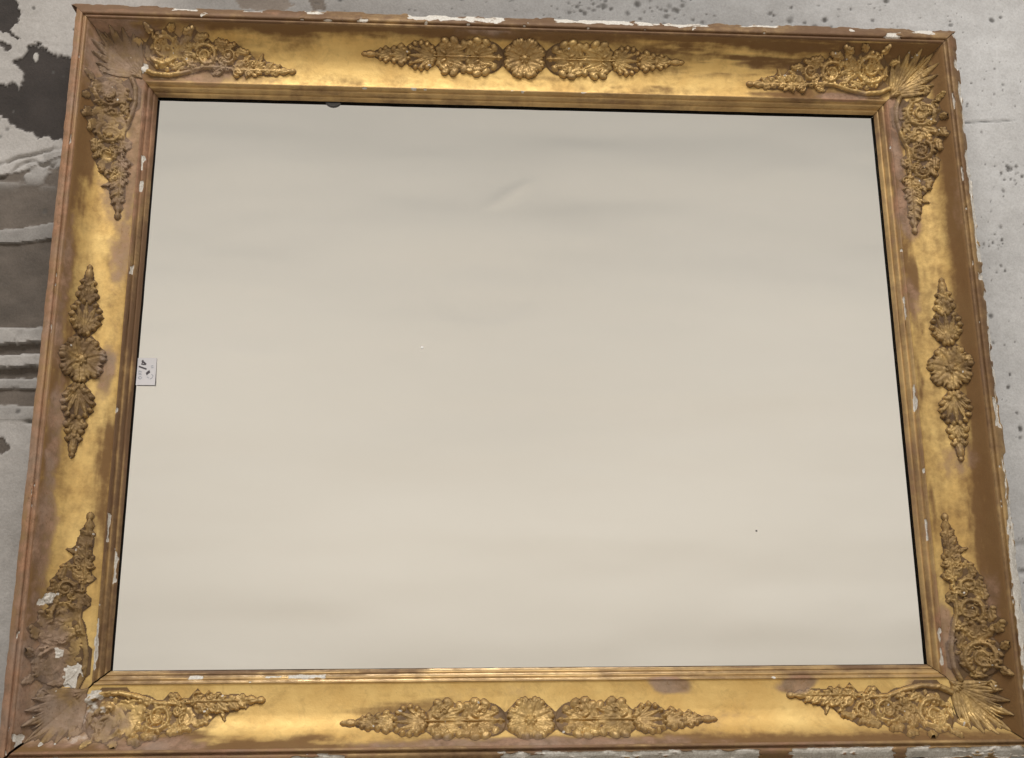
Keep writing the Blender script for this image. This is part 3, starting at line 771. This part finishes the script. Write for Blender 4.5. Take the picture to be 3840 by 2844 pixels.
def spray():
    """corner arm: u = distance from the opening's corner towards the rail's middle, v = d"""
    R_ = Relief(-.030, .196, .0215, .091)
    for cu_, cv_, a_, b_, ro in ((.012, .056, .026, .024, 0), (.045, .052, .024, .022, -.1), (.078, .050, .024, .017, -.15), (.112, .045, .024, .013, -.2), (.145, .0385, .022, .008, -.1)):
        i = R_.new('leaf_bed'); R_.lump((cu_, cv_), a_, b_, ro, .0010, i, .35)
    # running stem hugging the inner moulding
    i = R_.new('stem')
    R_.stroke([(-.018, .034), (-.004, .0285), (.018, .0270), (.040, .0310), (.062, .0375), (.085, .0380), (.110, .0355), (.140, .0355), (.172, .0350)], .0030, .0012, .0046, i)
    # big C scroll beside the corner, with a curled acanthus flower in it
    i = R_.new('scroll'); R_.spiral((.010, .0600), .0205, -2.4, 1.55, 1, .0030, .0018, .0056, i, .78)
    for k in range(5):
        i = R_.new('leaf'); a = -.4 + k * .62
        R_.leaf((.006, .057), a, .0150 - .0012 * abs(k - 2), .0042, .0048, i, .15, 2)
    for k, (a, L) in enumerate(((.9, .024), (.35, .026), (-.2, .024), (-.75, .019))):
        i = R_.new('leaf'); R_.leaf((.029, .055), a, L, .0062, .0046, i, .12, 3)
        R_.lump((.029 + L * .9 * math.cos(a), .055 + L * .9 * math.sin(a)), .0035, .0035, 0, .005, i)
    # second scroll turning the other way
    i = R_.new('scroll'); R_.spiral((.066, .0520), .0150, 2.6, 1.5, -1, .0027, .0015, .0054, i, .75)
    for k in range(4):
        i = R_.new('leaf'); R_.leaf((.064, .051), .3 + k * 1.5, .0105, .0036, .0046, i, .2, 2)
    i = R_.new('floret')
    for k in range(5):
        a = k * 2 * PI / 5; R_.lump((.046 + .0040 * math.cos(a), .0385 + .0040 * math.sin(a)), .0034, .0024, a, .0050, i)
    R_.lump((.046, .0385), .0022, .0022, 0, .0058, i)
    # small scroll
    i = R_.new('scroll'); R_.spiral((.0960, .0530), .0098, -2.2, 1.35, 1, .0022, .0013, .005, i, .72)
    i = R_.new('floret'); R_.lump((.0960, .0530), .0035, .0035, 0, .0046, i)
    # leaves along the slanting outer edge
    for u, v, a, L, w in ((.038, .0770, .55, .018, .0055), (.052, .0720, .25, .019, .0055), (.078, .0675, .05, .019, .0052), (.090, .0620, .3, .017, .0046), (.106, .0590, -.1, .018, .0048),
                          (.020, .0790, 1.1, .014, .0055), (-.006, .0760, 1.9, .014, .005), (-.018, .0640, 2.8, .013, .005)):
        i = R_.new('leaf'); R_.leaf((u, v), a, L, w, .0044, i, -.12, 3)
        R_.lump((u + L * .88 * math.cos(a), v + L * .88 * math.sin(a)), w * .5, w * .5, 0, .0046, i)
    # feathered end: pairs of leaves closing to a point
    for u, L, w in ((.104, .021, .0056), (.118, .0195, .0052), (.132, .017, .0048), (.145, .0145, .0042), (.157, .0115, .0036)):
        for s in (-1, 1):
            i = R_.new('leaf'); R_.leaf((u, .0365), s * .72 if s > 0 else -.62, L * (1 if s > 0 else .62), w, .0045, i, -s * .12, 2)
    i = R_.new('leaf'); R_.leaf((.160, .0355), 0, .022, .0045, .0042, i, 0, 2)
    i = R_.new('tip_bud'); R_.lump((.182, .0355), .0048, .0032, 0, .0036, i)
    # inner filling
    for u, v, a, L, w in ((.004, .0370, .5, .020, .005), (.020, .0360, .2, .018, .0046), (-.012, .0440, 1.5, .018, .005), (.076, .0330, .35, .017, .0042), (.034, .0440, -.3, .015, .0042)):
        i = R_.new('leaf'); R_.leaf((u, v), a, L, w, .0042, i, .15, 3)
    rg = np.random.default_rng(23)
    for k in range(70):
        u = rg.uniform(-.012, .160); top = .080 - max(0, u - .02) * .29
        v = rg.uniform(.027, max(.034, top)); a = rg.uniform(-1.2, 1.6)
        i = R_.new('leaf'); L = rg.uniform(.006, .0125)
        R_.leaf((u, v), a, L, rg.uniform(.0020, .0036), rg.uniform(.0026, .0042), i, rg.uniform(-.3, .3), 2)
    for k in range(22):
        u = rg.uniform(-.006, .140); top = .078 - max(0, u - .02) * .29
        v = rg.uniform(.028, max(.034, top))
        i = R_.new('curl'); R_.spiral((u, v), rg.uniform(.0032, .0055), rg.uniform(0, 6), 1.0, rg.choice((-1, 1)), .0014, .0009, .0046, i)
    i = R_.new('bead_row')
    for k in range(6): R_.lump((-.014 + .0052 * k, .0495 - .0012 * k), .0024, .0024, 0, .0048, i)
    return R_

def shell():
    """corner palmette, u and v measured outward from the opening's corner"""
    R_ = Relief(.024, V_OUT - .001, .024, V_OUT - .001)
    b = (.036, .036)
    for k in range(9):
        an = PI / 4 + (k - 4) * .235
        L = (.090, .081, .070, .059, .050)[abs(k - 4)]
        i = R_.new('shell_flute')
        R_.leaf(b, an, L, .0072 + .0014 * (4 - abs(k - 4)) / 4, .0046, i, .10 * (k - 4) / 4, 0, .35)
        R_.leaf((b[0] + L * .25 * math.cos(an + .1), b[1] + L * .25 * math.sin(an + .1)), an + .10, L * .62, .0020, .0052, i)
    i = R_.new('shell_hinge')
    for k in range(5):
        an = PI / 4 + (k - 2) * .55
        R_.lump((b[0] + .008 * math.cos(an), b[1] + .008 * math.sin(an)), .0052, .0030, an, .0058, i)
    R_.lump(b, .0045, .0045, 0, .0062, i)
    return R_

def arm_map(rail, end):
    """end = +1/-1: which end in signed x (top/bottom) or y (left/right)"""
    W = RAILS[rail][2]
    def f(U, V):
        VA = V_IN + .003 + (V - .0215) * 1.16
        D, Z = dz_of(VA); nd, nz = nrm_of(VA)
        def PT(h):
            d = D + nd * h; z = Z + nz * h
            if rail in ('top', 'bottom'):
                return end * (OPW - U), (1 if rail == 'top' else -1) * (OPH + d), z
            return (1 if rail == 'right' else -1) * (OPW + d), end * (OPH - U), z
        return PT, D, wear_d(VA, W)
    return f
def clip_mitre(keep):
    def f(H, U, D):
        return np.where((-U) < D - .0020, H, 0) * keep(U, D)
    return f
whole = lambda U, V: 1.0
def losses(seed, lo, hi, u0, u1):
    def k(U, V):
        n = fbm(U * 38, V * 38, seed, 4) + .25 * (1 - sst(u0, u1, U)) * 1.0
        return 1 - .80 * sst(lo, hi, n)
    return k
sp = spray()
ARMS = [('top', 1, whole, 'gilt acanthus spray beside the shell on the top rail'), ('right', 1, whole, 'brown acanthus spray below the upper shell'),
        ('right', -1, whole, 'brown acanthus spray above the lower shell'), ('bottom', 1, whole, 'gilt acanthus spray beside the lower shell'),
        ('top', -1, losses(501, .62, .72, .0, .10), 'dusty worn acanthus spray on the top rail'), ('left', 1, losses(511, .60, .72, .0, .12), 'rubbed dark acanthus spray high on the left rail'),
        ('left', -1, losses(521, .58, .68, .0, .10), 'broken whitened acanthus spray low on the left rail'), ('bottom', -1, losses(531, .60, .70, .0, .08), 'chipped acanthus spray on the bottom rail by the open mitre')]
for n_, (rail, end, keep, lab) in enumerate(ARMS):
    sp.emit('corner_spray', arm_map(rail, end), rail, M_ORN, lab, 10 + n_, clip_mitre(keep))
sh = shell()
soft = lambda H, U, D: H * (.75 - .45 * sst(.066, .080, D))   # rubbed towards the rim
def shell_map(sx, sy):
    W = RAILS['right'][2]
    def f(U, V):
        # U, V are arc lengths from the opening on the two rails that meet here
        VM = np.maximum(np.maximum(U, V), .004)
        D, Z = dz_of(VM); nd, nz = nrm_of(VM)
        wx = sst(-.012, .012, U - V)
        X0, Y0 = D * U / VM, D * V / VM
        def PT(h):
            return sx * (OPW + X0 + nd * wx * h), sy * (OPH + Y0 + nd * (1 - wx) * h), Z + nz * h
        return PT, D, wear_d(VM, W)
    return f
sh.emit('corner_shell', shell_map(1, 1), 'right', M_ORN, 'fluted gilt shell at the upper corner of the frame', 31, soft)
for sy_, lab_ in ((1, 'rubbed down dusty shell remains at the upper corner'), (-1, 'broken chalky shell remains at the lower corner by the open mitre')):
    sh.emit('corner_shell', shell_map(-1, sy_), 'left', M_ORN, lab_, 33 + sy_,
            lambda H, U, D: H * (.12 + .38 * sst(.66, .36, fbm(U * 40, D * 40, 611, 4))))
sh.emit('corner_shell', shell_map(1, -1), 'right', M_ORN, 'fluted gilt shell at the lower corner of the frame', 32, soft)

# ------------------------------------------------------------------ small things on the glass
# price sticker: a curling paper square stuck at the edge of the glass
u = np.linspace(0, 1, 9); w = np.linspace(0, 1, 9)
U, V = np.meshgrid(u, w, indexing='ij')
SXL, SXR, SYT, SYB = -.4995, -.4755, .0100, -.0262
def sticker_pt(U, V, lift=0.0):
    x = SXL + (SXR - SXL) * U + .0015 * (1 - V) * 0 + .0008 * V
    y = SYT + (SYB - SYT) * V
    z = .0006 + .0022 * V ** 2 + .0006 * U ** 2 + lift
    return np.stack([x, y, z], -1)
stk = link('price_sticker', mesh_arrays('price_sticker', sticker_pt(U, V).reshape(-1, 3), grid_quads(9, 9)[:, ::-1]), M_PAPER, mirror,
           'small white handwritten price sticker on the glass')
def ink(name, strokes, wdt, mat):
    co, qs = [], []
    for pts in strokes:
        pts = np.array(pts, float); n = len(pts)
        d = np.gradient(pts, axis=0); d /= np.linalg.norm(d, axis=1)[:, None] + 1e-9
        nn = np.stack([-d[:, 1], d[:, 0]], 1) * wdt
        b = len(co)
        for k in range(n):
            for s in (-1, 1):
                q = pts[k] + nn[k] * s
                co.append(sticker_pt(np.array(q[0]), np.array(q[1]), .00012))
        for k in range(n - 1): qs.append((b + 2 * k, b + 2 * k + 1, b + 2 * k + 3, b + 2 * k + 2))
    return link(name, mesh_arrays(name, np.array(co), qs, False), mat, stk)
ink('handwriting', [[(.22, .10), (.40, .20), (.46, .24)]], .035, M_INK)
ink('handwriting', [[(.20, .22), (.34, .24), (.46, .235)], [(.30, .08), (.24, .2)]], .025, M_INK)
ink('handwriting', [[(.08, .31), (.28, .36), (.50, .41)]], .030, M_INK)
ink('handwriting', [[(.50, .60), (.58, .54), (.68, .49)]], .055, M_INK)
ink('printed_mark', [[(.10, .46), (.13, .64)], [(.10, .48), (.24, .50), (.22, .56), (.12, .58), (.26, .62)], [(.08, .72), (.2, .68), (.30, .73), (.2, .78), (.1, .74)]], .022, M_INKG)
ink('printed_mark', [[(.72, .30), (.84, .28)], [(.74, .36), (.86, .35)], [(.78, .60), (.88, .66), (.82, .74), (.72, .78)], [(.55, .70), (.66, .74)]], .018, M_INKG)

# clip that holds the glass, showing under the top sight edge
def disc(name, c, r, z0, z1, mat, lab=None, parent=mirror, n=20, ry=None):
    ry = ry or r
    an = np.linspace(0, 2 * PI, n, endpoint=False)
    rr = np.array([1.0, 1.0, .9, .45])
    zz = np.array([z0, z0 + (z1 - z0) * .7, z1, z1])
    co = [(c[0] + r * k * math.cos(a), c[1] + ry * k * math.sin(a), z) for k, z in zip(rr, zz) for a in an]
    q = [(i * n + j, i * n + (j + 1) % n, (i + 1) * n + (j + 1) % n, (i + 1) * n + j) for i in range(3) for j in range(n)]
    b = 3 * n
    for j in range(0, n // 2 - 1): q.append((b + j, b + j + 1, b + n - 2 - j, b + n - 1 - j))
    return link(name, mesh_arrays(name, co, q, True), mat, parent, lab)
disc('retaining_clip', (-.2635, .3815), .0118, .0004, .0026, M_CLIP, 'dark round clip under the top sight edge', ry=.0105)
disc('paint_speck', (-.1357, .0279), .0017, .0001, .0008, M_DAB, 'tiny white paint speck on the glass', n=10)
disc('foxing_spot', (.2946, -.2106), .0014, .0001, .0003, M_SPOT, 'tiny grey spot on the glass', n=10)
